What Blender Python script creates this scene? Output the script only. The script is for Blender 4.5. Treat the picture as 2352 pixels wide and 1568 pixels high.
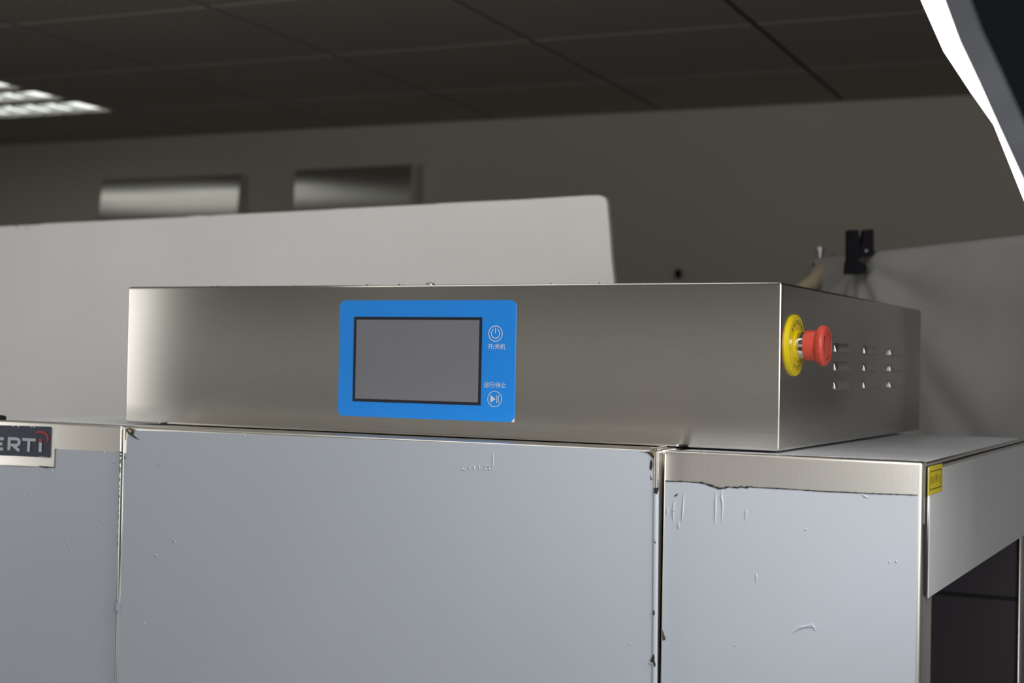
import bpy, bmesh, math, random
from mathutils import Vector, Matrix
random.seed(7)
R = math.radians
sc = bpy.context.scene
COL = sc.collection
for o in list(bpy.data.objects):
    bpy.data.objects.remove(o)

# ------------------------------------------------------------------ camera
ZT = 1.600                                   # height of the cabinet tops above the floor
FPX = 3456.66                                # focal length in pixels of the 2352 x 1568 frame
CAM = Vector((.41203, -1.40319, .07922 + ZT))
YAW, PITCH, ROLL = -.46277, .01494, .01919
_f = Vector((math.sin(YAW)*math.cos(PITCH), math.cos(YAW)*math.cos(PITCH), math.sin(PITCH)))
_r0 = Vector((math.cos(YAW), -math.sin(YAW), 0)); _u0 = _r0.cross(_f)
_r = math.cos(ROLL)*_r0 + math.sin(ROLL)*_u0
_u = -math.sin(ROLL)*_r0 + math.cos(ROLL)*_u0
cd = bpy.data.cameras.new('camera'); cam = bpy.data.objects.new('camera', cd); COL.objects.link(cam)
m = Matrix.Identity(4)
for i in range(3):
    m[i][0] = _r[i]; m[i][1] = _u[i]; m[i][2] = -_f[i]; m[i][3] = CAM[i]
cam.matrix_world = m
cd.sensor_width = 36; cd.lens = FPX/2352*36; cd.clip_start = .02
cd.dof.use_dof = True; cd.dof.focus_distance = 1.53; cd.dof.aperture_fstop = 6.1
sc.camera = cam

# ------------------------------------------------------------------ world, lights, exposure
w = bpy.data.worlds.new('world'); sc.world = w; w.use_nodes = True
w.node_tree.nodes['Background'].inputs[0].default_value = (.9, .93, 1, 1)
w.node_tree.nodes['Background'].inputs[1].default_value = .02
vs = sc.view_settings
vs.view_transform = 'Standard'; vs.look = 'None'; vs.gamma = 1; vs.exposure = 0; vs.use_curve_mapping = False
SOFT_R = 6.5                                # studio softbox in view at the right (emission strength)

def area(name, loc, target, sx, sy, power, col):
    ld = bpy.data.lights.new(name, 'AREA'); ld.shape = 'RECTANGLE'; ld.size = sx; ld.size_y = sy
    ld.energy = power; ld.color = col
    o = bpy.data.objects.new(name, ld); COL.objects.link(o)
    o.location = loc
    o.rotation_euler = (Vector(target)-Vector(loc)).to_track_quat('-Z', 'Y').to_euler()
    return o
# second studio softbox, standing left of the machine, and the big soft light over the photographer
area('studio_lamp_side', (-2.62, -.74, 1.78), (-1.0, .1, 1.6), .85, 1.2, 10, (1, .985, .95))
area('studio_lamp_front', (1.65, -2.1, 2.25), (0, .1, 1.35), 1.0, .8, 31, (.93, .96, 1))
area('studio_lamp_overhead', (-.55, .05, CAM.z+.80), (-.95, .95, 1.75), .9, .7, 5.8, (1, .985, .96))
# added fill behind the camera, no window built: evens the box front's reflection
area('fill_behind_camera', (-1.85, -2.95, 1.62), (-1.85, 0, 1.62), 4.7, 1.5, 6.2, (1, .97, .92))

# ------------------------------------------------------------------ pixel rays
def ray(x, y): return _f + (x-1176)/FPX*_r - (y-784)/FPX*_u
def onY(x, y, Y): d = ray(x, y); return CAM + d*((Y-CAM.y)/d.y)
def onX(x, y, X): d = ray(x, y); return CAM + d*((X-CAM.x)/d.x)
def onZ(x, y, Z): d = ray(x, y); return CAM + d*((Z-CAM.z)/d.z)
def atD(x, y, D): return CAM + ray(x, y)*D

# ------------------------------------------------------------------ materials
MATS = {}
def mat(name, col, rough=.5, metal=0., aniso=0., emit=None, estr=0., noise=None, bump=None, coat=0., spec=.5, sheen=0., trans=None):
    """noise=(scale, amount, stretch xyz) varies the colour; bump=(scale, strength, dist, stretch)"""
    if name in MATS: return MATS[name]
    M = bpy.data.materials.new(name); M.use_nodes = True; MATS[name] = M
    nt = M.node_tree; b = nt.nodes['Principled BSDF']; L = nt.links
    c = (*col, 1)
    b.inputs['Base Color'].default_value = c
    b.inputs['Roughness'].default_value = rough; b.inputs['Metallic'].default_value = metal
    b.inputs['Specular IOR Level'].default_value = spec
    b.inputs['Coat Weight'].default_value = coat
    b.inputs['Coat Roughness'].default_value = .25
    tc = nt.nodes.new('ShaderNodeTexCoord')
    def nz(scale, stretch, detail=4):
        mp = nt.nodes.new('ShaderNodeMapping'); L.new(tc.outputs['Object'], mp.inputs['Vector'])
        mp.inputs['Scale'].default_value = stretch
        n = nt.nodes.new('ShaderNodeTexNoise'); n.inputs['Scale'].default_value = scale; n.inputs['Detail'].default_value = detail
        L.new(mp.outputs[0], n.inputs['Vector']); return n
    if noise:
        n = nz(noise[0], noise[2] if len(noise) > 2 else (1, 1, 1))
        r = nt.nodes.new('ShaderNodeValToRGB'); a = noise[1]
        r.color_ramp.elements[0].color = (*[x*(1-a) for x in col], 1); r.color_ramp.elements[1].color = (*[min(1, x*(1+a)) for x in col], 1)
        r.color_ramp.elements[0].position = .3; r.color_ramp.elements[1].position = .7
        L.new(n.outputs['Fac'], r.inputs[0]); L.new(r.outputs[0], b.inputs['Base Color'])
    if bump:
        n = nz(bump[0], bump[3] if len(bump) > 3 else (1, 1, 1))
        bp = nt.nodes.new('ShaderNodeBump'); bp.inputs['Strength'].default_value = bump[1]; bp.inputs['Distance'].default_value = bump[2]
        L.new(n.outputs['Fac'], bp.inputs['Height']); L.new(bp.outputs[0], b.inputs['Normal'])
    if aniso:
        t = nt.nodes.new('ShaderNodeTangent'); t.direction_type = 'UV_MAP'; t.uv_map = 'uv'
        b.inputs['Anisotropic'].default_value = aniso; L.new(t.outputs[0], b.inputs['Tangent'])
    if emit:
        b.inputs['Emission Color'].default_value = (*emit, 1); b.inputs['Emission Strength'].default_value = estr
    return M
def s2l(r, g, b):
    f = lambda v: (v/255/12.92) if v/255 <= .04045 else ((v/255+.055)/1.055)**2.4
    return (f(r), f(g), f(b))

STEEL = mat('brushed_steel_box', (.60, .585, .55), .27, 1, .8, noise=(60, .05, (.5, .5, 40)))
STEELC = mat('brushed_steel_cabinet', (.78, .755, .71), .38, 1, .6, noise=(60, .05, (40, 40, .5)))
STEELW = mat('wall_cabinet_steel', (.80, .775, .735), .27, 1, .9, noise=(8, .05, (.3, .3, 8)))
STEELP = mat('plain_steel', (.66, .64, .60), .30, 1)
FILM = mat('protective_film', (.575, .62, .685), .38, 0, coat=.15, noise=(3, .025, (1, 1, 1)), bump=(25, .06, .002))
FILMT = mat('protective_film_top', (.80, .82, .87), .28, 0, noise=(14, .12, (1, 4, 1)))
FILMA = mat('apron_film', (.84, .84, .85), .34, coat=.2)
FILMW = mat('film_scrap', (.8, .82, .85), .5)
DARK = mat('dark_gap', (.012, .011, .013), .8)
BLACKT = mat('black_tear', (.025, .024, .026), .7)
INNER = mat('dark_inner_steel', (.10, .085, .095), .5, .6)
CHROME = mat('chrome', (.8, .8, .82), .08, 1)
BLUE = mat('blue_overlay', s2l(28, 142, 240), .45, noise=(400, .03))
SCREEN = mat('grey_screen', s2l(123, 124, 130), .35, noise=(30, .02))
BEZEL = mat('black_bezel', s2l(30, 32, 42), .4)
PRINT = mat('white_print', s2l(205, 218, 232), .5)
YEL = mat('yellow_plastic', (.70, .55, .005), .35, spec=.4)
RED = mat('red_plastic', (.68, .085, .06), .42, spec=.4)
REDD = mat('red_mark', (.36, .025, .02), .5)
INK = mat('black_ink', (.02, .02, .015), .6)
INKO = mat('olive_ink', (.05, .042, .01), .6)
YLAB = mat('yellow_label_paper', (.74, .60, .03), .55)
NAVY = mat('navy_sticker', s2l(44, 54, 72), .4)
LETTER = mat('pale_letter', s2l(200, 207, 214), .45)
REDL = mat('red_logo', s2l(190, 45, 45), .45)
EPS = mat('polystyrene_foam', (.84, .84, .825), .75, noise=(5, .03), bump=(220, .25, .003))
EPSD = mat('foam_stain', (.50, .46, .38), .8)
CLOTH = mat('nonwoven_cloth', (.36, .352, .345), .85, noise=(9, .05), bump=(300, .15, .002))
TAN = mat('tan_cardboard', (.42, .34, .24), .7, noise=(30, .1))
BLACKP = mat('black_clamp', (.010, .008, .012), .6, spec=.15)
PIN = mat('dull_pin', (.25, .25, .26), .4, .8)
WALL = mat('wall_paint', (.43, .39, .335), .8, noise=(1.2, .04))
CEILM = mat('ceiling_tile', (.40, .375, .335), .85, noise=(2, .03))
GRID = mat('ceiling_shadow_gap', (.03, .027, .022), .9, spec=.1)
FLOORM = mat('floor_concrete', (.16, .155, .15), .6, noise=(3, .15))
SHELL = mat('black_softbox_cloth', (.008, .009, .012), .8, spec=.1)
LIP = mat('grey_softbox_lip', (.17, .175, .19), .9, spec=.1, noise=(14, .25, (1, 1, 1)))
DIFF = mat('softbox_diffuser', (.9, .9, .9), .8, emit=(1, .985, .95), estr=SOFT_R)
TUBE = mat('fluorescent_tube', (.9, .9, .9), .5, emit=(.97, 1, .94), estr=1.3)
LOUV = mat('lamp_louver', (.55, .57, .55), .35, .8)
POLE = mat('stand_metal', (.05, .05, .055), .4, .6)
SOOT = mat('weld_soot', (.07, .06, .045), .8, noise=(150, .6))
GOLD = mat('weld_tint', (.52, .43, .28), .35, .8)
# fine perforation rows on the ceiling tiles
nt = CEILM.node_tree; tc = nt.nodes.new('ShaderNodeTexCoord'); wv = nt.nodes.new('ShaderNodeTexWave'); wv.inputs['Scale'].default_value = 16; wv.inputs['Distortion'].default_value = .4
wv.bands_direction = 'DIAGONAL'
bp = nt.nodes.new('ShaderNodeBump'); bp.inputs['Strength'].default_value = .08; bp.inputs['Distance'].default_value = .004
nt.links.new(tc.outputs['Object'], wv.inputs['Vector']); nt.links.new(wv.outputs['Fac'], bp.inputs['Height']); nt.links.new(bp.outputs[0], nt.nodes['Principled BSDF'].inputs['Normal'])

# ------------------------------------------------------------------ mesh helpers
def link(name, me, material=None, parent=None):
    o = bpy.data.objects.new(name, me); COL.objects.link(o)
    if material: me.materials.append(material)
    if parent: o.parent = parent
    return o
def uvmap(me, vert=True):
    """u along z (vert) or along the horizontal: gives the brushing direction"""
    uv = me.uv_layers.new(name='uv')
    for p in me.polygons:
        n = p.normal
        for li in p.loop_indices:
            v = me.vertices[me.loops[li].vertex_index].co
            h = v.y if abs(n.x) > .6 else v.x
            k = v.y if abs(n.z) > .6 else v.z
            uv.data[li].uv = (k, h) if vert else (h, k)
def mesh(name, verts, faces, material=None, parent=None, smooth=False, uv=None):
    me = bpy.data.meshes.new(name); me.from_pydata([tuple(v) for v in verts], [], faces); me.update()
    bm = bmesh.new(); bm.from_mesh(me); bmesh.ops.recalc_face_normals(bm, faces=bm.faces); bm.to_mesh(me); bm.free()
    if smooth:
        for p in me.polygons: p.use_smooth = True
    if uv is not None: uvmap(me, uv)
    return link(name, me, material, parent)
def box(name, a, b, material, parent=None, bev=0., seg=2, uv=None, off=None):
    """axis box from corner a to corner b; off = {(sx,sz): dx} moves x of an edge"""
    bm = bmesh.new()
    x0, y0, z0 = [min(a[i], b[i]) for i in range(3)]; x1, y1, z1 = [max(a[i], b[i]) for i in range(3)]
    V = {}
    for i, x in enumerate((x0, x1)):
        for j, y in enumerate((y0, y1)):
            for k, z in enumerate((z0, z1)):
                V[i, j, k] = bm.verts.new((x + (off.get((i, k), 0) if off else 0), y, z))
    for q in (((0,0,0),(1,0,0),(1,0,1),(0,0,1)), ((0,1,0),(0,1,1),(1,1,1),(1,1,0)), ((0,0,0),(0,0,1),(0,1,1),(0,1,0)),
              ((1,0,0),(1,1,0),(1,1,1),(1,0,1)), ((0,0,1),(1,0,1),(1,1,1),(0,1,1)), ((0,0,0),(0,1,0),(1,1,0),(1,0,0))):
        bm.faces.new([V[t] for t in q])
    bmesh.ops.recalc_face_normals(bm, faces=bm.faces)
    if bev: bmesh.ops.bevel(bm, geom=bm.edges[:], offset=bev, segments=seg, affect='EDGES', profile=.5)
    me = bpy.data.meshes.new(name); bm.to_mesh(me); bm.free()
    if bev:
        for p in me.polygons: p.use_smooth = True
        me.set_sharp_from_angle(angle=R(50))
    if uv is not None: uvmap(me, uv)
    return link(name, me, material, parent)
def prism(name, pts, d, material, parent=None, smooth=False, uv=None):
    """closed outline of 3-D points, extruded by vector d"""
    n = len(pts); d = Vector(d); pts = [Vector(p) for p in pts]
    V = pts + [p + d for p in pts]
    F = [list(range(n)), list(range(2*n-1, n-1, -1))] + [[i, (i+1) % n, n+(i+1) % n, n+i] for i in range(n)]
    return mesh(name, V, F, material, parent, smooth, uv)
def tube(name, pts, rad, material, parent=None, n=12):
    V = []; F = []
    pts = [Vector(p) for p in pts]
    rr = rad if isinstance(rad, (list, tuple)) else [rad]*len(pts)
    for i, p in enumerate(pts):
        t = (pts[min(i+1, len(pts)-1)] - pts[max(i-1, 0)]).normalized()
        a = t.orthogonal().normalized() if i == 0 else (a - t*a.dot(t)).normalized()
        b = t.cross(a)
        for k in range(n):
            q = 2*math.pi*k/n; V.append(p + rr[i]*(math.cos(q)*a + math.sin(q)*b))
    for i in range(len(pts)-1):
        for k in range(n): F.append([i*n+k, i*n+(k+1) % n, (i+1)*n+(k+1) % n, (i+1)*n+k])
    F.append(list(range(n))[::-1]); F.append([(len(pts)-1)*n+k for k in range(n)])
    o = mesh(name, V, F, material, parent, True)
    o.data.set_sharp_from_angle(angle=R(40)); return o
def lathe_x(name, prof, cx, cy, cz, material, parent=None, n=64, knurl=None):
    """profile of (x, r) turned about the x axis; knurl = set of profile indices with grip teeth"""
    V = []; F = []
    for i, (x, r_) in enumerate(prof):
        for k in range(n):
            q = 2*math.pi*k/n
            rr = r_*(1 - (.028 if knurl and i in knurl and k % 2 else 0))
            V.append((cx+x, cy+rr*math.cos(q), cz+rr*math.sin(q)))
    for i in range(len(prof)-1):
        for k in range(n): F.append([i*n+k, i*n+(k+1) % n, (i+1)*n+(k+1) % n, (i+1)*n+k])
    F.append(list(range(n))[::-1]); F.append([(len(prof)-1)*n+k for k in range(n)])
    o = mesh(name, V, F, material, parent, True); o.data.set_sharp_from_angle(angle=R(32)); return o
def strokes(name, lines, width, to3, thick, material, parent=None):
    """2-D polylines drawn as mitred ribbons of given width, each point mapped by to3(x, y, lift)"""
    V = []; F = []
    for li, pts in enumerate(lines):
        closed = len(pts) > 3 and math.hypot(pts[0][0]-pts[-1][0], pts[0][1]-pts[-1][1]) < 1e-6
        q = pts[:-1] if closed else pts
        n = len(q); i0 = len(V); lf = thick*(1+.12*li)
        for k in range(n):
            a = q[k-1] if (k > 0 or closed) else None
            b = q[(k+1) % n] if (k < n-1 or closed) else None
            def nrm(p, r_):
                dx, dy = r_[0]-p[0], r_[1]-p[1]; l = math.hypot(dx, dy); return (-dy/l, dx/l)
            n1 = nrm(a, q[k]) if a else nrm(q[k], b); n2 = nrm(q[k], b) if b else n1
            mx, my = n1[0]+n2[0], n1[1]+n2[1]; l = math.hypot(mx, my); mx /= l; my /= l
            c = width/2/max(.35, mx*n1[0]+my*n1[1])
            V.append(to3(q[k][0]+mx*c, q[k][1]+my*c, lf)); V.append(to3(q[k][0]-mx*c, q[k][1]-my*c, lf))
        for k in range(n if closed else n-1):
            a, b = i0+2*k, i0+2*((k+1) % n); F.append([a, b, b+1, a+1])
    return mesh(name, V, F, material, parent)
def arc(cx, cy, r_, a0, a1, n=32): return [(cx+r_*math.cos(R(a0+(a1-a0)*i/n)), cy+r_*math.sin(R(a0+(a1-a0)*i/n))) for i in range(n+1)]
def text_mesh(s, size, bold=0.):
    cu = bpy.data.curves.new('t', 'FONT'); cu.body = s; cu.size = size; cu.resolution_u = 3; cu.offset = bold
    o = bpy.data.objects.new('t', cu); COL.objects.link(o)
    dg = bpy.context.evaluated_depsgraph_get(); me = bpy.data.meshes.new_from_object(o.evaluated_get(dg))
    bpy.data.objects.remove(o); bpy.data.curves.remove(cu); return me
def rrect(x0, z0, x1, z1, r_, n=6, radii=None):
    rs = radii or (r_,)*4                      # bl, br, tr, tl
    out = []
    for (cx, cz, a0, q) in ((x0+rs[0], z0+rs[0], 180, rs[0]), (x1-rs[1], z0+rs[1], 270, rs[1]), (x1-rs[2], z1-rs[2], 0, rs[2]), (x0+rs[3], z1-rs[3], 90, rs[3])):
        out += arc(cx, cz, q, a0, a0+90, n)
    return out
def empty(name, loc, label, cat, group=None):
    o = bpy.data.objects.new(name, None); COL.objects.link(o); o.empty_display_size = .05
    o['label'] = label; o['category'] = cat
    if group: o['group'] = group
    return o
def tag(o, label, cat, group=None):
    o['label'] = label; o['category'] = cat
    if group: o['group'] = group
    return o
def struct(o): o['kind'] = 'structure'; return o

# ------------------------------------------------------------------ the room (turned 3 degrees against the machine)
RA = R(3); PIV = Vector((-2.016, 3.306))
CEIL = CAM.z + .86
def rm(x, y, z): return Vector((PIV.x + x*math.cos(RA) - y*math.sin(RA), PIV.y + x*math.sin(RA) + y*math.cos(RA), z))
RX0, RX1, RY0 = -3.6, 4.83, -6.62
def room_box(name, a, b, material, parent=None, bev=0.):
    o = box(name, a, b, material, parent, bev)
    if parent is None:
        o.location = (PIV.x, PIV.y, 0); o.rotation_euler = (0, 0, RA)
    return o
struct(room_box('floor', (RX0, RY0, -.1), (RX1, 0, 0), FLOORM))
struct(room_box('wall_back', (RX0, 0, 0), (RX1, .12, CEIL+.1), WALL))
struct(room_box('wall_left', (RX0-.12, RY0, 0), (RX0, .12, CEIL+.1), WALL))
struct(room_box('wall_right', (RX1, RY0, 0), (RX1+.12, .12, CEIL+.1), WALL))
struct(room_box('wall_front', (RX0-.12, RY0-.12, 0), (RX1+.12, RY0, CEIL+.1), WALL))
ceil = struct(room_box('ceiling', (RX0, RY0, CEIL+.012), (RX1, 0, CEIL+.1), GRID))
PX = .605; XG = .012
rows = [0, -.555] + [-.555-PX*k for k in range(1, 11)]
tile_me = {}
def tile_mesh(h):
    key = round(h, 3)
    if key not in tile_me:
        o = box('ceiling_tile', (-PX/2+.009, -h/2+.006, 0), (PX/2-.009, h/2-.006, .012), CEILM)
        tile_me[key] = o.data; bpy.data.objects.remove(o)
    return tile_me[key]
FIX = [(-3, 1), (-4, 1)]             # grid cells of the light fittings (column, row)
for ri in range(len(rows)-1):
    y1, y0 = rows[ri], rows[ri+1]
    for c in range(-6, 8):
        x0 = XG + c*PX
        if (c, ri) in FIX: continue
        if x0 + PX/2 < RX0 or x0 + PX/2 > RX1: continue
        o = bpy.data.objects.new('ceiling_tile', tile_mesh(y1-y0)); COL.objects.link(o); o.parent = ceil
        o.location = (x0+PX/2, (y0+y1)/2, CEIL)

# recessed louvre light in the ceiling
def ceiling_light(c, ri, label):
    cl = empty('ceiling_light', None, label, 'ceiling light', 'louvre lights in the ceiling')
    cl.location = (PIV.x, PIV.y, 0); cl.rotation_euler = (0, 0, RA)
    FX0 = XG + c*PX; FX1 = FX0 + PX; FY1, FY0 = rows[ri], rows[ri+1]
    def fbox(n, a, b, m_): return box(n, a, b, m_, cl)
    for a, b in (((FX0+.004, FY1-.02, CEIL-.002), (FX1-.004, FY1-.004, CEIL+.02)), ((FX0+.004, FY0+.004, CEIL-.002), (FX1-.004, FY0+.02, CEIL+.02)),
                 ((FX0+.004, FY0+.02, CEIL-.002), (FX0+.022, FY1-.02, CEIL+.02)), ((FX1-.018, FY0+.02, CEIL-.002), (FX1-.004, FY1-.02, CEIL+.02))):
        fbox('frame', a, b, CEILM)
    bays = [(FY1-.20, FY1-.02), (FY1-.41, FY1-.265), (FY0+.02, FY0+.135)]
    for k, (b0, b1) in enumerate(bays):
        fbox('lamp_tube', (FX0+.03, b0+.004, CEIL+.010), (FX1-.024, b1-.004, CEIL+.016), TUBE)
        for j in range(1, 6):
            x = FX0+.022+(PX-.04)*j/6
            fbox('cross_baffle', (x-.004, b0, CEIL-.006), (x+.004, b1, CEIL+.0095), LOUV)
    for (y0, y1) in ((FY1-.265, FY1-.20), (FY0+.135, FY1-.41)):
        fbox('reflector_bar', (FX0+.022, y0, CEIL-.001), (FX1-.018, y1, CEIL+.0125), CEILM)
ceiling_light(-3, 1, 'louvre ceiling light with three lit bays, over the wider wall cabinet')
ceiling_light(-4, 1, 'lit louvre ceiling light butted end to end with the one over the wall cabinet')

# two stainless wall cabinets and a hook on the back wall
def wall_cab(x0, x1, ztop, label, tilt, yaw):
    e = empty('wall_cabinet', None, label, 'cabinet', None)
    e.location = (PIV.x, PIV.y, 0); e.rotation_euler = (0, 0, RA)
    z0 = ztop-.40; D = .045
    box('body', (x0, -D, z0), (x1, 0, ztop), STEELW, e, .004, 1, uv=False)
    V = []; F = []; nx, nz = 16, 24           # front sheet, bowed outwards towards its lower edge
    prof_ = [.002]*(nz+1)
    for j in range(nz-1, -1, -1): prof_[j] = prof_[j+1] + .4/nz*math.tan(R(max(-2, tilt+16*((j+.5)/nz-.78))))
    for j in range(nz+1):
        for i in range(nx+1):
            u, v = i/nx, j/nz
            b = prof_[j] + yaw*u
            V.append((x0+.001+(x1-x0-.002)*u, -D-.001-b, z0+.001+(ztop-z0-.002)*v))
    for j in range(nz):
        for i in range(nx):
            a = j*(nx+1)+i; F.append([a, a+1, a+nx+2, a+nx+1])
    # closed edges down to the body
    rim = [i for i in range(nx+1)] + [j*(nx+1)+nx for j in range(1, nz+1)] + [nz*(nx+1)+i for i in range(nx-1, -1, -1)] + [j*(nx+1) for j in range(nz-1, 0, -1)]
    base = len(V)
    for q in rim: V.append((V[q][0], -D, V[q][2]))
    for k in range(len(rim)): F.append([rim[k], rim[(k+1) % len(rim)], base+(k+1) % len(rim), base+k])
    mesh('door', V, F, STEELW, e, True, uv=False).data.set_sharp_from_angle(angle=R(30))
    return e
wall_cab(-1.675, -1.03, ZT+.775, 'wider stainless steel wall cabinet, the one under the lit ceiling light', 6.5, 0)
wall_cab(-.79, -.29, ZT+.782, 'narrower stainless steel wall cabinet with a bright reflection, above the foam board', 4.2, .028)
hk = tag(room_box('wall_hook', (.675, -.03, ZT+.375), (.69, 0, ZT+.405), BLACKP, None, .004), 'small dark hook on the wall just above the control box', 'hook')

# ------------------------------------------------------------------ polystyrene board behind the machine
YB = .95
def B(x, y): return onY(x, y, YB)
tl = B(-330, 537); c1 = B(1374, 448.5); c2 = B(1394, 465)
top = [tl]
random.seed(3)
for px in (-150, 0, 45, 52, 90, 98, 140, 430, 436, 470, 476, 500, 760, 770, 1000, 1006, 1200):
    top.append(B(px, 520-(px)*.0518 + random.uniform(-1, 1.2)))
cnr = [B(1350, 449), B(1374, 448.5), B(1384, 450.5), B(1391, 456), B(1394, 465), B(1397, 500), B(1401, 545), B(1404, 590), B(1410, 648)]
dirn = (cnr[-1]-cnr[-4]); t = (0-cnr[-1].z)/dirn.z
br = cnr[-1] + dirn*t
out = top + cnr + [Vector((br.x*.3+cnr[-1].x*.7, YB, 0)), Vector((tl.x, YB, 0))]
fb = prism('foam_board', out, (0, .012, 0), EPS)
tag(fb, 'large white polystyrene foam board standing behind the machine', 'foam board')
for k, (px, py, wd, hh) in enumerate(((38, 519, 22, 6), (428, 497, 4, 8), (458, 494, 10, 3), (62, 524, 5, 12))):
    p = B(px, py); s = 2.55/FPX
    prism('edge_stain', [(p.x+a*wd*s/2, YB-.0006, p.z+b*hh*s/2) for a, b in ((-1, 0), (-.4, -.9), (.5, -.7), (1, 0), (.4, .6), (-.5, .5))], (0, .0005, 0), EPSD, fb)

# ------------------------------------------------------------------ cabinets of the machine
YF = -.060                                    # front plane of the end cabinets
YK = .575                                     # back plane
XR0, XR1 = -.0951, .1466                      # right end cabinet
XL0, XL1 = -.990, -.7555                      # left end cabinet
ZF = .12                                      # underside
def feet(e, x0, x1):
    for x in (x0+.04, x1-.04):
        for y in (YF+.05, YK-.05): tube('foot', [(x, y, 0), (x, y, .012), (x, y, .013), (x, y, ZF+.002)], [.028, .028, .015, .015], POLE, e, 14)
def P(px, py, Y): return onY(px, py, Y)
def film_front(name, pix, Y, parent, zbot=None, mat_=None):
    pts = [P(x, y, Y) for x, y in pix]
    for p in pts: p.x = max(p.x, XL0+.004)          # the sheet ends at the cabinet's own edge
    if zbot is not None:
        pts += [Vector((pts[-1].x, Y, zbot)), Vector((pts[0].x, Y, zbot))]
    return prism(name, pts, (0, .0011, 0), mat_ or FILM, parent)
def ridge(parent, pix, Y, wpx=3.0, lift=.0012):
    """a raised wrinkle or bubble in the film: a half-round ridge tapering at both ends"""
    pts = [P(x, y, Y) for x, y in pix]; s = 1.5/FPX*wpx/2
    V = []; F = []; n = 6
    full = []
    for a, b in zip(pts[:-1], pts[1:]):
        for k in range(3): full.append(a.lerp(b, k/3))
    full.append(pts[-1]); N = len(full)
    for i, p in enumerate(full):
        t = (full[min(i+1, N-1)]-full[max(i-1, 0)]).normalized(); sd = Vector((t.z, 0, -t.x))
        q = math.sin(math.pi*(i+.15)/(N-.7))**.5
        for k in range(n+1):
            a = math.pi*k/n; V.append(p + sd*(s*q*math.cos(a)) + Vector((0, -lift*q*math.sin(a), 0)))
    for i in range(N-1):
        for k in range(n): F.append([i*(n+1)+k, i*(n+1)+k+1, (i+1)*(n+1)+k+1, (i+1)*(n+1)+k])
    return mesh('film_wrinkle', V, F, FILM, parent, True)
def blot(name, parent, pix, Y, material):
    return prism(name, [P(x, y, Y) for x, y in pix], (0, .0004, 0), material, parent)

def end_cabinet(x0, x1, side, label, off=None, xin=.001):
    """open-ended tunnel cabinet; side=+1: its open end faces +x"""
    e = empty('end_cabinet', None, label, 'cabinet')
    box('front_panel', (x0, YF, ZF), (x1, YF+.02, ZT), STEELC, e, .0028, 3, uv=False, off=off)
    box('top_panel', (x0+.001, YF+.0195, ZT-.02), (x1-.001, YK, ZT-.0022), STEELC, e, .002, 2, uv=False)
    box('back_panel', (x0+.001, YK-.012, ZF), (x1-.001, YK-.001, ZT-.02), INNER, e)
    xe = x1 if side > 0 else x0; s = side
    box('front_post', (xe-s*.0015, YF+.0198, ZF), (xe-s*.03, YF+.058, ZT-.02), STEELC, e, .002, 1, uv=False)
    box('back_post', (xe-s*.0005, YK-.020, ZF), (xe-s*.003, YK-.0005, ZT-.02), STEELC, e, .0008, 1, uv=False)
    xi = x0 if side > 0 else x1
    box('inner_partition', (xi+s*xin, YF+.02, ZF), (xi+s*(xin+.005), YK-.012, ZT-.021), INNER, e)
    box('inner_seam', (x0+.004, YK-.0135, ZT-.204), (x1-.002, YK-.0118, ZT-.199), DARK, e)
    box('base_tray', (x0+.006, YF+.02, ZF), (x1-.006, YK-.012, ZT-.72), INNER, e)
    # apron over the tunnel mouth: a separate sheet screwed to the end
    box('apron', (xe+s*.0006, YF+.016, ZT-.121), (xe+s*.0026, YK-.002, ZT-.0055), STEELC, e, .0006, 1, uv=False)
    box('apron_gap', (xe-s*.001, YF+.0125, ZT-.119), (xe+s*.0005, YK-.004, ZT-.0045), DARK, e)
    box('apron_film', (xe+s*.0026, YF+.0175, ZT-.1205), (xe+s*.0031, YK-.004, ZT-.0085), FILMA, e)
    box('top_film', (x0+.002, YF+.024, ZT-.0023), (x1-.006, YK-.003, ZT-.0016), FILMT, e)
    feet(e, x0, x1)
    return e

# ---- right end cabinet
rc = end_cabinet(XR0, XR1, 1, 'steel end cabinet with a yellow label on its open end and film on its front')
YFF = YF-.0012
torn = [(1527.5, 1104), (1545, 1104.5), (1570, 1105), (1585, 1106), (1600, 1107), (1612, 1108), (1621, 1111), (1629, 1114), (1636, 1115), (1641, 1118), (1650, 1121), (1658, 1121), (1667, 1119), (1674, 1117), (1680, 1119), (1695, 1118.5), (1702, 1116), (1710, 1119), (1722, 1117), (1740, 1119), (1790, 1121), (1850, 1125), (1900, 1128), (1950, 1130), (1985, 1132), (2040, 1134), (2108, 1136.5)]
ff = film_front('front_film', torn, YFF, rc, ZF+.02)
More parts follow.
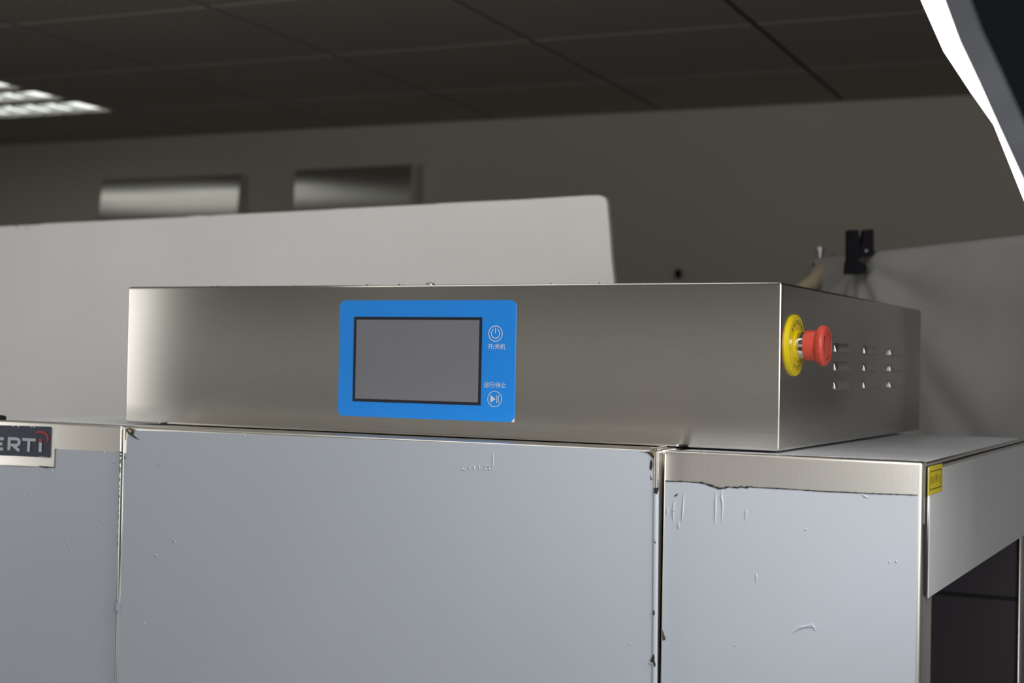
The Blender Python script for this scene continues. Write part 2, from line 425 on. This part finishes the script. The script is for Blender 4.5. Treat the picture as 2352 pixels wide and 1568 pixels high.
# ragged dark edge along the tear
random.seed(11)
V = []; F = []
dense = []
for a, b in zip(torn[:-1], torn[1:]):
    n = max(1, int((b[0]-a[0])/4))
    dense += [(a[0]+(b[0]-a[0])*k/n, a[1]+(b[1]-a[1])*k/n) for k in range(n)]
dense.append(torn[-1])
for (x, y) in dense:
    k = 2.2 if 1610 < x < 1720 else .9
    V += [P(x, y-.4-random.random()*k, YFF-.0005), P(x, y+.7+random.random()*k*1.3, YFF-.0005)]
for i in range(len(dense)-1): F.append([2*i, 2*i+2, 2*i+3, 2*i+1])
mesh('torn_edge', V, F, BLACKT, rc)
for pix, wpx in (([(1550, 1145), (1546, 1170), (1547, 1198)], 4), ([(1571, 1132), (1569, 1165), (1566, 1200)], 4), ([(1644, 1128), (1644, 1165), (1642, 1205)], 5),
                 ([(1660, 1122), (1657, 1140), (1660, 1155), (1658, 1205)], 5), ([(1715, 1168), (1714, 1178), (1711, 1195)], 4), ([(1560, 1198), (1558, 1214)], 3.5), ([(1534, 1163), (1532, 1182)], 3),
                 ([(1736, 1314), (1738, 1324), (1735, 1337)], 3), ([(1820, 1455), (1835, 1442), (1855, 1437), (1878, 1441)], 3.5), ([(1851, 1441), (1864, 1433), (1874, 1448)], 3), ([(1980, 1135), (1994, 1143)], 3),
                 ([(1850, 1213), (1852, 1217)], 3), ([(2042, 1293), (2044, 1287)], 3), ([(2057, 1286), (2060, 1292)], 3), ([(1690, 1478), (1688, 1484)], 2.5)):
    ridge(rc, pix, YFF, wpx)
blot('film_nick', rc, [(1549, 1137), (1556, 1133), (1556, 1137), (1551, 1140)], YFF-.0009, SOOT)
blot('film_nick', rc, [(1546, 1172), (1549, 1172), (1548, 1174)], YFF-.0019, SOOT)
blot('film_nick', rc, [(1521, 1445), (1529, 1468), (1523, 1470), (1521, 1464)], YFF-.0009, SOOT)
# scraps and dust along the front of the top film
random.seed(5)
V = []; F = []
for k in range(90):
    u = random.random(); x = XR0+.01+(XR1-XR0-.02)*u; y = YF+.027+abs(random.gauss(0, .012)); r_ = random.uniform(.0005, .0016)
    if x < 0 and y > -.004: y = -.012
    i = len(V)
    for q in range(5): V.append((x+r_*random.uniform(.5, 2.2)*math.cos(q*1.257), y+r_*.6*math.sin(q*1.257), ZT-.0014+.0004*(q % 2)))
    F.append(list(range(i, i+5)))
o = mesh('film_flakes', V, F, FILMW, rc); o['kind'] = 'stuff'
# yellow label on the apron
XA = XR1+.0031
lab = prism('warning_label', [(XA, *onX(x, y, XA).yz) for x, y in ((2131.5, 1138), (2163, 1127), (2163.5, 1064), (2133, 1071.5))], (.0004, 0, 0), YLAB, rc)
XB = XA+.0006
def L(u, v, lift=0):                          # label coordinates: u along the depth, v downwards, both 0..1
    a, b, c, d = [onX(x, y, XA) for x, y in ((2133, 1071.5), (2163.5, 1064), (2131.5, 1138), (2163, 1127))]
    p = (a*(1-u)+b*u)*(1-v)+(c*(1-u)+d*u)*v; return Vector((XB+lift, p.y, p.z))
V = []; F = []
def lrect(u0, v0, u1, v1):
    i = len(V); V.extend([L(u0, v0), L(u1, v0), L(u1, v1), L(u0, v1)]); F.append([i, i+1, i+2, i+3])
lrect(.07, .17, .93, .20); lrect(.07, .80, .93, .83); lrect(.07, .2, .085, .8); lrect(.915, .2, .93, .8)
mesh('label_border', V, F, INKO, lab)
V = []; F = []; random.seed(2)
for (u, v0, v1, wd) in ((.19, .37, .60, .07), (.32, .36, .62, .09), (.45, .34, .58, .05), (.57, .32, .60, .10), (.74, .36, .58, .03), (.82, .40, .64, .05)):
    v = v0
    while v < v1:
        h = random.uniform(.012, .026)
        for q in range(3):
            if random.random() < .75: lrect(u+wd*(q/3-.5), v, u+wd*((q+.8)/3-.5), v+h)
        v += h+.012
mesh('label_print', V, F, INKO, lab)
# black torn strip on the post beside the apron, scratch on the apron film
prism('tape_strip', [onX(x, y, XR1+.0004) for x, y in ((2120.5, 1203), (2127.5, 1204), (2127.5, 1340), (2124, 1360), (2120.5, 1368))], (.0003, 0, 0), BLACKT, rc)
for (x0, y0, x1, y1, w_) in ((2248, 1170, 2245, 1205, 1.6), (2244, 1215, 2243, 1250, .7), (2161, 1300, 2160, 1318, .7)):
    mesh('film_scratch', [onX(x0-w_/2, y0, XA+.0003), onX(x0+w_/2, y0, XA+.0003), onX(x1+w_/2, y1, XA+.0003), onX(x1-w_/2, y1, XA+.0003)], [[0, 1, 2, 3]], FILMW, rc)

# ---- left end cabinet
lc = end_cabinet(XL0, XL1, -1, 'steel end cabinet with a dark blue logo sticker on its bare top strip')
film_front('front_film', [(-70, 1064.5), (-60, 1065), (0, 1068.5), (60, 1071), (90, 1072), (124, 1073.5), (125, 1052), (126, 1031), (200, 1034), (275, 1037.5)], YFF, lc, ZF+.02)
blot('torn_edge', lc, [(84, 1070), (96, 1069.5), (100, 1071), (108, 1070.5), (112, 1072), (126, 1072.3), (126, 1073.8), (112, 1074), (104, 1074.5), (95, 1072.5)], YFF-.0005, BLACKT)
blot('torn_edge', lc, [(0, 1067), (40, 1069), (84, 1071), (84, 1071.8), (40, 1070), (0, 1068)], YFF-.0005, SOOT)
blot('torn_edge', lc, [(125.2, 1032), (129, 1029.5), (129, 1031.5), (126.5, 1034), (126, 1072), (124.9, 1072)], YFF-.0005, SOOT)
blot('torn_edge', lc, [(273, 1037), (281, 1037), (280, 1040), (276, 1040)], YFF-.0005, BLACKT)
random.seed(8)
y = 1043
while y < 1240:                               # dashes of soot down the edge of the film
    h = random.uniform(4, 16); x = 276.5-(y-1040)*.033
    blot('edge_soot', lc, [(x-.5, y), (x+.6, y+1), (x+.5+.6*random.random(), y+h*.6), (x, y+h), (x-.6, y+h*.7)], YFF-.0005, BLACKT)
    y += h+random.uniform(2, 14)
for pix, wpx in (([(160, 1240), (157, 1248), (162, 1254)], 3), ([(240, 1035), (241, 1042)], 3), ([(121, 1076), (122, 1086)], 3), ([(255, 1060), (266, 1062)], 2), ([(55, 1133), (56, 1141)], 3),
                 ([(183, 1279), (184, 1284)], 2.5), ([(238, 1192), (239, 1200)], 3)):
    ridge(lc, pix, YFF, wpx)
p = onZ(2, 966, ZT)
tube('rubber_stop', [(p.x-.024, p.y+.02, ZT-.0016), (p.x-.024, p.y+.02, ZT+.004), (p.x-.024, p.y+.02, ZT+.0055)], [.009, .009, .005], BLACKP, lc, 14)
# logo sticker: the word runs on outside the picture
YS = YF-.0007
pa, pb, pc, pd = (-60, 974.5), (118, 979.5), (115.3, 1050.5), (-62, 1042.5)
def S(u, v): # rounded corners in pixel space
    return P(pa[0]*(1-u)*(1-v)+pb[0]*u*(1-v)+pc[0]*u*v+pd[0]*(1-u)*v, pa[1]*(1-u)*(1-v)+pb[1]*u*(1-v)+pc[1]*u*v+pd[1]*(1-u)*v, YS)
ol = rrect(0, 0, 1, 1, .03)
ol = [(u, (v if True else v)) for u, v in rrect(0, 0, 2.4, 1, .06)]
st = prism('logo_sticker', [S(u/2.4, 1-v) for u, v in ol], (0, .0006, 0), NAVY, lc)
def pixY(Y): return lambda x, y, lift: P(x, y, Y-lift)
strokes('lettering', [[(8.8, 1007.5), (-24, 1006), (-26, 1029), (7, 1031)], [(5.5, 1019), (-25, 1018)],
                      [(20.2, 1033.6), (21.6, 1006.8), (38, 1007.6), (43, 1009.5), (44.2, 1014), (43, 1019.5), (39, 1022.2), (24.6, 1021.7)], [(29, 1021.5), (44, 1035.2)],
                      [(51, 1008.6), (82, 1010.2)], [(66.6, 1009.4), (65, 1036.8)], [(92.8, 1015.8), (92.2, 1037.8)]], 6.6, pixY(YS), .0004, LETTER, st)
strokes('logo_dot', [[(93.2, 1007.2), (93, 1014.4)]], 7, pixY(YS), .0004, REDL, st)
sw_o = [(77, 996.5), (84, 991.5), (92, 989), (100, 989.5), (107, 994), (111.3, 1001), (112.5, 1008), (110, 1014), (104, 1019)]
sw_i = [(104.2, 1018.8), (107.5, 1012), (108, 1005.5), (105.5, 999), (100, 995), (93, 993.2), (85, 994)]
mesh('logo_swoosh', [P(x, y, YS-.0004) for x, y in sw_o+sw_i], [list(range(len(sw_o+sw_i)))], REDL, st)
for k, (x, y) in enumerate(((30, 978.2), (42, 978.8), (72, 980), (78, 980.4), (92, 1049), (97, 1049.3), (102, 1049.6), (109, 1050))):
    blot('sticker_chip', st, [(x-2.5, y-1.2), (x+2.5, y-1), (x+.8, y+1.6), (x-.8, y+1.4)], YS-.0005, STEELP)

# ---- middle cabinet with the big lift-up front
mc = empty('wash_cabinet', None, 'wide middle cabinet under the control box, its tall front sheet wrapped in film', 'cabinet')
XM0, XM1 = -.7480, -.0990; YM = YF-.007
box('body', (XM0+.004, YF+.012, ZF), (XM1-.004, YK, ZT-.0005), STEELC, mc, .003, 2, uv=False)
box('front_panel', (XM0, YM, ZF+.03), (XM1, YF+.0115, ZT+.0005), STEELC, mc, .0035, 3, uv=False)
YMF = YM-.0010
fpix = [(296, 987.5), (420, 991.5), (800, 1006.5), (1150, 1020.5), (1462, 1033.6), (1480, 1036), (1491, 1035), (1497, 1042), (1500, 1060), (1502.5, 1080), (1502, 1568)]
pts = [P(x, y, YMF) for x, y in fpix]
b1 = pts[-1]; zb = ZF+.04
pts += [Vector((b1.x, YMF, zb)), P(270, 1568, YMF)+Vector((-.018, 0, zb-P(270, 1568, YMF).z)), P(268, 1568, YMF), P(291, 1010, YMF)]
prism('front_film', pts, (0, .0009, 0), FILM, mc)
# folded edge on the right: bare at the top, wrapped in film further down
tube('edge_fold', [P(1507.5, 1036, YM-.0005), P(1507, 1122, YM-.0005)], .0024, STEELP, mc, 14)
tube('edge_film', [P(1507, 1124, YM-.0005), P(1503.5, 1568, YM-.0005), P(1502.5, 1700, YM-.0005)], .0026, FILM, mc, 14)
tube('corner_tab', [P(1494, 1031.5, YM+.0005), P(1508, 1031.5, YM-.0005), P(1517, 1028, YM+.006), P(1529, 1026, YM+.012)], [.0016, .0022, .0022, .0020], STEELP, mc, 14)
blot('weld_tint', mc, [(1488, 1031), (1500, 1031), (1503, 1037), (1504, 1052), (1501, 1048), (1497, 1037)], YM-.0032, GOLD)
blot('weld_soot', mc, [(1470, 1036.5), (1478, 1038), (1490, 1037), (1497, 1041), (1501, 1050), (1501, 1054), (1495, 1047), (1488, 1040)], YMF-.0005, SOOT)
blot('film_hole', mc, [(1495.5, 1054), (1498.5, 1063), (1499, 1069), (1495.5, 1080), (1492, 1075), (1493, 1062)], YMF-.0005, BLACKT)
blot('film_hole', mc, [(1493.5, 1091), (1495, 1097), (1498, 1099), (1496.5, 1102), (1494, 1099)], YMF-.0005, SOOT)
blot('film_hole', mc, [(1502, 1120), (1513, 1120), (1512, 1127), (1509, 1134), (1502, 1132)], YM-.0034, BLACKT)
blot('film_hole', mc, [(1501, 1238), (1504, 1243), (1507, 1247), (1504, 1247)], YM-.0034, SOOT)
blot('film_hole', mc, [(1500, 1400), (1503, 1403), (1504, 1410), (1500, 1414)], YM-.0034, BLACKT)
blot('film_hole', mc, [(1500, 1502), (1503, 1505), (1503, 1516), (1506, 1527), (1503, 1532), (1500, 1520), (1495, 1521), (1494, 1515), (1497, 1511)], YM-.0034, BLACKT)
blot('film_flap', mc, [(1489, 1521), (1492, 1518), (1498, 1522), (1496, 1525)], YMF-.0012, FILMW)
blot('weld_soot', mc, [(290, 986), (298, 983), (305, 985), (308, 991), (306, 998), (312, 1004), (320, 1010), (308, 1005), (298, 998), (292, 993)], YMF-.0005, SOOT)
blot('weld_tint', mc, [(287, 984), (296, 982), (304, 983.5), (296, 986.5), (290, 992), (289, 1010), (287, 1010)], YMF-.0004, GOLD)
tube('weld_bead', [P(296, 987, YMF), P(303, 992, YMF)], [.0015, .0022], GOLD, mc, 10)
# short white film lip down the left edge
prism('edge_film', [P(x, y, YMF-.0004) for x, y in ((284.5, 1040), (289, 1040), (274, 1390), (270.5, 1568), (268.5, 1568), (270.5, 1400), (281, 1200))], (0, .0006, 0), FILM, mc)
blot('edge_soot', mc, [(286, 1046), (287.5, 1046), (287, 1054), (285.6, 1054)], YMF-.0008, SOOT)
prism('film_flap', [P(x, y, YMF-.0008) for x, y in ((270, 1375), (275, 1385), (274, 1398), (270, 1408), (266, 1400), (266, 1390))], (0, .0006, 0), FILM, mc)
for pix, wpx in (([(360, 1072), (364, 1063), (370, 1060)], 3), ([(395, 1243), (400, 1240), (404, 1248)], 3), ([(352, 1277), (358, 1273), (362, 1279)], 3.5), ([(472, 1510), (477, 1506)], 3),
                 ([(1132, 1035), (1133, 1060), (1131, 1080)], 2.5), ([(1062, 1072), (1063, 1078), (1070, 1080)], 2.5), ([(1078, 1070), (1079, 1080)], 2.5), ([(1089, 1068), (1090, 1080)], 2.5), ([(1100, 1068), (1101, 1078)], 2.5), ([(1112, 1070), (1128, 1070)], 2.5), ([(1114, 1072), (1116, 1080)], 2.5), ([(1124, 1072), (1125, 1080)], 2.5),
                 ([(561, 995), (562, 1003)], 2.5), ([(480, 1296), (482, 1299)], 2.5), ([(1445, 1476), (1448, 1479)], 2.5), ([(330, 1428), (333, 1433)], 3)):
    ridge(mc, pix, YMF, wpx, .0009)
feet(mc, XM0, XM1)

# ------------------------------------------------------------------ control box on top
W_, D_, H_ = .8025, .656, .162
cb = empty('control_box', None, 'long brushed steel control box with blue touch panel and red stop button', 'control box')
ZB = ZT+.0006
V = []; F = []
body = box('body', (-W_, 0, ZB), (0, D_, ZB+H_), STEEL, cb, .0030, 3, uv=True)
# --- touch panel
tp = prism('touch_panel', [(x, -.0012, ZB+z) for x, z in rrect(-.5005, .0180, -.2835, .1452, .007)], (0, .0012, 0), BLUE, cb)
def Q(Y): return lambda x, z, lift: Vector((x, Y-lift, z))
X0, X1, Z0, Z1 = -.4815, -.3228, ZB+.0345, ZB+.1272
fr = .0030
V = [(X0, -.0016, Z0), (X1, -.0016, Z0), (X1, -.0016, Z1), (X0, -.0016, Z1), (X0+fr, -.0016, Z0+fr), (X1-fr, -.0016, Z0+fr), (X1-fr, -.0016, Z1-fr), (X0+fr, -.0016, Z1-fr)]
V += [(v[0], -.0011, v[2]) for v in V]
F = [[0, 1, 5, 4], [1, 2, 6, 5], [2, 3, 7, 6], [3, 0, 4, 7]]
F += [[a+8 for a in f] for f in F] + [[i, (i+1) % 4, (i+1) % 4+8, i+8] for i in range(4)] + [[4+i, 4+(i+1) % 4, 12+(i+1) % 4, 12+i] for i in range(4)]
mesh('screen_bezel', V, F, BEZEL, tp)
box('screen', (X0+fr, -.0014, Z0+fr), (X1-fr, -.0011, Z1-fr), SCREEN, tp)
prism('panel_film_corner', [(-.2865, -.0014, ZB+.0182), (-.2833, -.0014, ZB+.0180), (-.2833, -.0014, ZB+.0222)], (0, .0005, 0), FILMW, tp)
pc_ = onY(1139.5, 766, 0); qc = onY(1137.5, 916, 0)
YP = -.0012
strokes('power_icon', [arc(pc_.x, pc_.z, .0080, 0, 360, 40), arc(pc_.x, pc_.z, .0049, 112, 428, 32), [(pc_.x, pc_.z+.0062), (pc_.x, pc_.z+.0002)]], .0010, Q(YP), .0003, PRINT, tp)
strokes('play_icon', [arc(qc.x, qc.z, .0081, 0, 360, 40), [(qc.x+.0026, qc.z+.0040), (qc.x+.0026, qc.z-.0040)], [(qc.x+.0046, qc.z+.0040), (qc.x+.0046, qc.z-.0040)]], .0008, Q(YP), .0003, PRINT, tp)
mesh('play_triangle', [(qc.x-.0050, YP-.0003, qc.z+.0042), (qc.x-.0050, YP-.0003, qc.z-.0042), (qc.x+.0012, YP-.0003, qc.z)], [[0, 1, 2]], PRINT, tp)
def label_text(s, x0, x1, zc, h):
    me = text_mesh(s, .01, .00012)
    xs = [v.co.x for v in me.vertices]; ys = [v.co.y for v in me.vertices]
    sx = (x1-x0)/(max(xs)-min(xs)); sy = h/(max(ys)-min(ys)); a, b = min(xs), (min(ys)+max(ys))/2
    for v in me.vertices: v.co = Vector((x0+(v.co.x-a)*sx, YP-.0003, zc+(v.co.y-b)*sy))
    me.name = 'lettering'; return link('lettering', me, PRINT, tp)
a, b = onY(1122, 795, 0), onY(1162, 796, 0); label_text('开/关机', a.x, b.x, (a.z+b.z)/2, .0061)
a, b = onY(1113, 883, 0), onY(1164, 884, 0); label_text('运行/停止', a.x, b.x, (a.z+b.z)/2, .0061)
# --- louvres pressed into the end wall
def louver(y0, z0, ln, hh, d):
    V = []; F = []; n, k = 30, 8
    for i in range(n+1):
        s = .5-.5*math.cos(math.pi*i/n); e_ = min(s, 1-s)/.13; e_ = math.sqrt(max(0, 1-(1-min(1, e_))**2))
        for j in range(k+1):
            v = j/k; out_ = d*e_*math.sin(v*math.pi/2)
            V.append((.0002+out_, y0+ln*s, z0+hh*(1-v)))
    for i in range(n):
        for j in range(k): a = i*(k+1)+j; F.append([a, a+1, a+k+2, a+k+1])
    b0 = len(V)
    for i in range(n+1): V.append((.0002, y0+ln*(.5-.5*math.cos(math.pi*i/n)), z0))
    for i in range(n): F.append([i*(k+1)+k, (i+1)*(k+1)+k, b0+i+1, b0+i])
    return mesh('louver', V, F, STEELP, cb, True)
for y0 in (.198, .331, .465):
    for z0 in (.0985, .0785, .0585):
        louver(y0, ZB+z0-.0005, .060, .0100, .0048)
# --- emergency stop
CY, CZ = .0390, ZB+.1022
es = lathe_x('emergency_stop', [(0, .0302), (.0022, .0302), (.0034, .0300), (.0042, .0292), (.0044, .0280), (.0044, .0140)], 0, CY, CZ, YEL, cb, 72)
es['label'] = 'yellow emergency stop plate with a red mushroom knob'
lathe_x('collar_ring', [(.004, .0152), (.0062, .0150), (.0066, .0135)], 0, CY, CZ, YEL, es, 48)
lathe_x('chrome_collar', [(.004, .0130), (.0140, .0130)], 0, CY, CZ, CHROME, es, 48)
lathe_x('red_knob', [(.0130, .0139), (.0134, .0146), (.0142, .0149), (.0245, .0149), (.0250, .0154), (.0258, .0172), (.0276, .0192), (.0298, .0199), (.0312, .0200), (.0328, .0196), (.0342, .0182), (.0346, .0160), (.0340, .0150), (.0342, .004)], 0, CY, CZ, RED, es, 160, {5, 6, 7})
def disc(X): return lambda x, z, lift: Vector((X+lift, CY+x, CZ+z))
for a0, a1 in ((20, 85), (140, 205), (260, 325)):
    q = arc(0, 0, .0128, a0, a1, 12); e_ = q[0]
    strokes('knob_arrow', [q, [(e_[0]*.86, e_[1]*.86-.001), e_, (e_[0]*1.1-.002, e_[1]*1.1)]], .0010, disc(.0345), .0002, REDD, es)
def ring_text(s, r_, c0, step, flip):
    for i, ch in enumerate(s):
        ang = c0+step*i                      # clockwise from the top, in degrees
        me = text_mesh(ch, .0062)
        xs = [v.co.x for v in me.vertices]; ys = [v.co.y for v in me.vertices]
        mx, my = (max(xs)+min(xs))/2, (max(ys)+min(ys))/2
        a = R(-ang if not flip else -ang)
        for v in me.vertices:
            x, y = (v.co.x-mx)*.85, v.co.y-my
            if not flip: px, py = x, y+r_; q = -R(ang)
            else: px, py = x, y-r_; q = R(ang)
            v.co = Vector((.00475, CY+px*math.cos(q)-py*math.sin(q), CZ+px*math.sin(q)+py*math.cos(q)))
        me.name = 'lettering'; link('lettering', me, INK, es)
ring_text('EMERGENCY', .0228, -49, 14, False)
ring_text('STOP', .0222, -27, 15, True)
# --- odds and ends on the top sheet
zt = ZB+H_
a = onY(986, 654, .01)
capv = lathe_x('screw_cap', [(0, .0055), (.0012, .0053), (.0024, .0040), (.0030, .0020)], 0, 0, 0, STEELP, cb, 20)
capv.rotation_euler = (0, R(-90), 0); capv.location = (a.x, .012, zt-.0002)
p0, p1 = onY(1420, 650, .02), onY(1580, 650, .02)
o = box('edge_strip', (p0.x, .012, zt), (p1.x, .026, zt+.0008), STEELP, cb)
V = []; F = []; random.seed(4)
for k in range(26):
    x = onY(random.choice([random.uniform(470, 520), random.uniform(500, 900), random.uniform(800, 1500)]), 655, 0).x; i = len(V); h = random.uniform(.0005, .0018)
    y = random.uniform(.004, .012); q = random.uniform(.0005, .0022)
    V += [(x-q, y, zt), (x+q, y, zt), (x+q*random.uniform(-1, 1), y+.001, zt+h)]; F.append([i, i+1, i+2])
o = mesh('dust_crumbs', V, F, SOOT, cb); o['kind'] = 'stuff'
o = mesh('sprig', [(onY(849, 655, .01).x-.0008, .01, zt), (onY(849, 655, .01).x+.0002, .01, zt), (onY(849, 655, .01).x+.0012, .01, zt+.0032), (onY(849, 655, .01).x+.0006, .011, zt+.0034)], [[0, 1, 2, 3]], SOOT, cb)

# ------------------------------------------------------------------ cloth backdrop on a crossbar, at the right
A0 = atD(1980, 596, 2.70); A1 = atD(2352, 556, 2.29)
bd = (A1-A0); bd.z = 0; bl = bd.length; bd.normalize(); bn = Vector((bd.y, -bd.x, 0))      # bn points to the camera side
if bn.dot(CAM-A0) < 0: bn = -bn
BZ = (A0.z+A1.z)/2
def bk(s, off, z): return Vector((A0.x, A0.y, 0)) + bd*s + bn*off + Vector((0, 0, z))
stn = empty('backdrop_stand', None, 'backdrop crossbar with screw knob and poles carrying the white cloth', 'stand')
tube('crossbar', [bk(-.16, 0, BZ), bk(1.30, 0, BZ)], .011, TAN, stn, 14)
for s in (-.145, 1.28):
    tube('pole', [bk(s, -.022, 0), bk(s, -.022, BZ-.02)], .010, POLE, stn, 12)
    for k in range(3):
        q = R(30+120*k); tube('leg', [bk(s, -.022, .35), bk(s, -.022, .35)+Vector((.25*math.cos(q), .25*math.sin(q), -.345))], .008, POLE, stn, 8)
kp = atD(1884, 592, 2.83)
tube('screw_knob', [kp, kp+Vector((0, 0, .012)), kp+Vector((0, 0, .0125)), kp+Vector((0, 0, .02))], [.006, .006, .009, .009], CHROME, stn, 10)
tube('screw_knob', [kp+Vector((.012, .01, -.004)), kp+Vector((.022, .018, .004))], [.006, .006], CHROME, stn, 10)
tube('clamp_lever', [atD(1868, 612, 2.83), atD(1880, 604, 2.83), atD(1886, 596, 2.83)], [.005, .006, .005], BLACKP, stn, 10)
# sagging tan end of the roll
tube('tan_sleeve', [atD(1935, 600, 2.80), atD(1912, 606, 2.81), atD(1888, 624, 2.81), atD(1868, 648, 2.80), atD(1835, 668, 2.81)], [.008, .013, .016, .016, .012], TAN, stn, 14)
# cloth: front drop, over the bar, short back drop
V = []; F = []; ns, nz = 150, 110
random.seed(9)
s0, s1 = -.15, 1.22
def wr(s, z):
    d_ = BZ-z
    w_ = .010*math.sin(9*s-1.2*d_*3) + .006*math.sin(23*s+7*d_) + .012*math.sin(5*s+4.2*d_+1)
    w_ += .010*math.exp(-((s-.02+d_*-.35)/.06)**2)*min(1, d_*8) - .012*math.exp(-((s-.06-d_*.9)/.05)**2)*min(1, d_*6)
    rr = math.hypot(s, d_-.02)+1e-4; th = math.atan2(d_, s)      # folds fanning out from the clamp
    fan = .016*math.sin(11*th+.6)*min(1, rr*9)*math.exp(-rr/.33)
    big = .018*math.sin(7.5*s-5*d_+.5)*min(1, d_*2)
    return (w_+big)*min(1, d_*5) + fan*min(1, d_*12)
prof = [(-1, .30), (-1, .15), (-1, .05), (-1, .0), (0, -1)]
for i in range(ns+1):
    s = s0+(s1-s0)*i/ns
    col = [bk(s, -.014-.004*math.sin(12*s), BZ-.30), bk(s, -.014, BZ-.15), bk(s, -.0125, BZ)]
    for q in (45, 90, 135): col.append(bk(s, -.0125*math.cos(R(q)), BZ+.0125*math.sin(R(q))))
    for j in range(nz+1):
        z = BZ-(BZ-.02)*(j/nz)**1.5
        e_ = .0
        if s < -.02: e_ = -.25*(s+.02)*min(1, (BZ-z)*8)  # loose left end billows forward
        col.append(bk(s-(.02*math.sin((BZ-z)*9) if s < .02 else 0)*(s/s0 if s < 0 else 0), .0125+wr(s, z)+e_, z))
    V += col
K = len(col)
for i in range(ns):
    for j in range(K-1): a = i*K+j; F.append([a, a+1, a+K+1, a+K])
cloth = mesh('backdrop_cloth', V, F, CLOTH, None, True)
tag(cloth, 'white nonwoven cloth hanging over a crossbar behind the machine, wrinkled', 'cloth')
sm = cloth.modifiers.new('thick', 'SOLIDIFY'); sm.thickness = .0015
# black spring clamp
sk = empty('spring_clamp', None, 'black spring clamp gripping the top edge of the white cloth', 'clamp')
c0 = atD(1972, 585, 2.655); cu = 2.655/FPX
ch = _r.copy(); ch.z = 0; ch.normalize(); cn = Vector((ch.y, -ch.x, 0))
if cn.dot(CAM-c0) < 0: cn = -cn
def cpt(px, py, off=0): return c0 + ch*((px-1972)*cu) + Vector((0, 0, -(py-585)*cu)) + cn*off
def cprism(n, pix, m_, o0, th): return prism(n, [cpt(x, y, o0) for x, y in pix], cn*th, m_, sk)
cprism('handle', [(1944, 530), (1967, 529), (1971, 560), (1974, 592), (1966, 604), (1945, 606)], BLACKP, -.012, .026)
cprism('handle', [(1980, 529), (1999, 527), (2002, 531), (2003, 584), (1980, 588), (1972, 594), (1973, 575)], BLACKP, -.012, .026)
cprism('jaw', [(1942, 603), (1970, 601), (1976, 604), (1984, 608), (1987, 617), (1983, 627), (1975, 630), (1941, 630)], BLACKP, -.012, .030)
tube('pivot_pin', [cpt(1985, 577, .012), cpt(1985, 577, .0165)], .0022, PIN, sk, 12)
tube('spring_wire', [cpt(1977, 575, .013), cpt(1983, 553, .013)], .0009, PIN, sk, 8)

# ------------------------------------------------------------------ studio softbox, upper right
sb = empty('studio_softbox', None, 'black studio softbox with a glowing white front and grey lip, on a stand', 'softbox')
NEAR, FAR = .86, 1.18
def edge(t, k): # t runs down the edge; k=0 near edge, 1 far edge
    pts_ = [[(1845, -760), (2128, -60), (2166, 0), (2201, 95), (2246, 190), (2288, 284), (2352, 424), (2480, 620), (2660, 930)],
            [(1790, -760), (2092, -60), (2116, 0), (2168, 117), (2232, 214), (2283, 286), (2352, 458), (2440, 640), (2600, 930)]][k]
    i = min(int(t), len(pts_)-2); q = t-i
    return (pts_[i][0]*(1-q)+pts_[i+1][0]*q, pts_[i][1]*(1-q)+pts_[i+1][1]*q)
N = 33
ne = [atD(*edge(8*i/(N-1), 0), NEAR) for i in range(N)]
fe = [atD(*edge(8*i/(N-1), 1), FAR) for i in range(N)]
ctr = sum(ne+fe, Vector())/(2*N)
ax = ((fe[-1]-ne[0]).cross(fe[0]-ne[-1])).normalized()
if ax.dot(Vector((0, .0, ZT))-ctr+Vector((-.4, 0, 0))) < 0: ax = -ax
# front cloth
V = []; F = []; M_ = 8
for i in range(N):
    for j in range(M_+1): V.append(ne[i].lerp(fe[i], j/M_) )
for i in range(N-1):
    for j in range(M_): a = i*(M_+1)+j; F.append([a, a+1, a+M_+2, a+M_+1])
dfo = mesh('diffuser', V, F, DIFF, sb, True)
# lip and tapered shell round the border
loop = ne + fe[::-1]
rightv = -ax
lipb = [p - ax*.014 for p in loop]
def shrink(p, k, d): return ctr + (p-ctr)*k - ax*d
mid = [shrink(p, .93, .10) for p in loop]; bk_ = [shrink(p, .45, .34) for p in loop]
n = len(loop)
def band(name, A, Bv, m_, cap=False):
    V = A + Bv; F = [[i, (i+1) % n, n+(i+1) % n, n+i] for i in range(n)]
    if cap: F.append([n+i for i in range(n)])
    return mesh(name, V, F, m_, sb)
band('lip', loop, lipb, LIP); band('shell', lipb, bk_, SHELL, True)
hp = ctr - ax*.34
tube('lamp_head', [hp + ax*.02, hp - ax*.16], .055, POLE, sb, 20)
base = Vector((hp.x-ax.x*.08+.0, hp.y-ax.y*.08, 0))
tube('stand_pole', [base, (base.x, base.y, hp.z-ax.z*.08-.05)], .014, POLE, sb, 12)
for k in range(3):
    q = R(10+120*k); tube('stand_leg', [(base.x, base.y, .45), (base.x+.36*math.cos(q), base.y+.36*math.sin(q), .008)], .010, POLE, sb, 8)
print('softbox ctr', ctr, 'axis', ax)
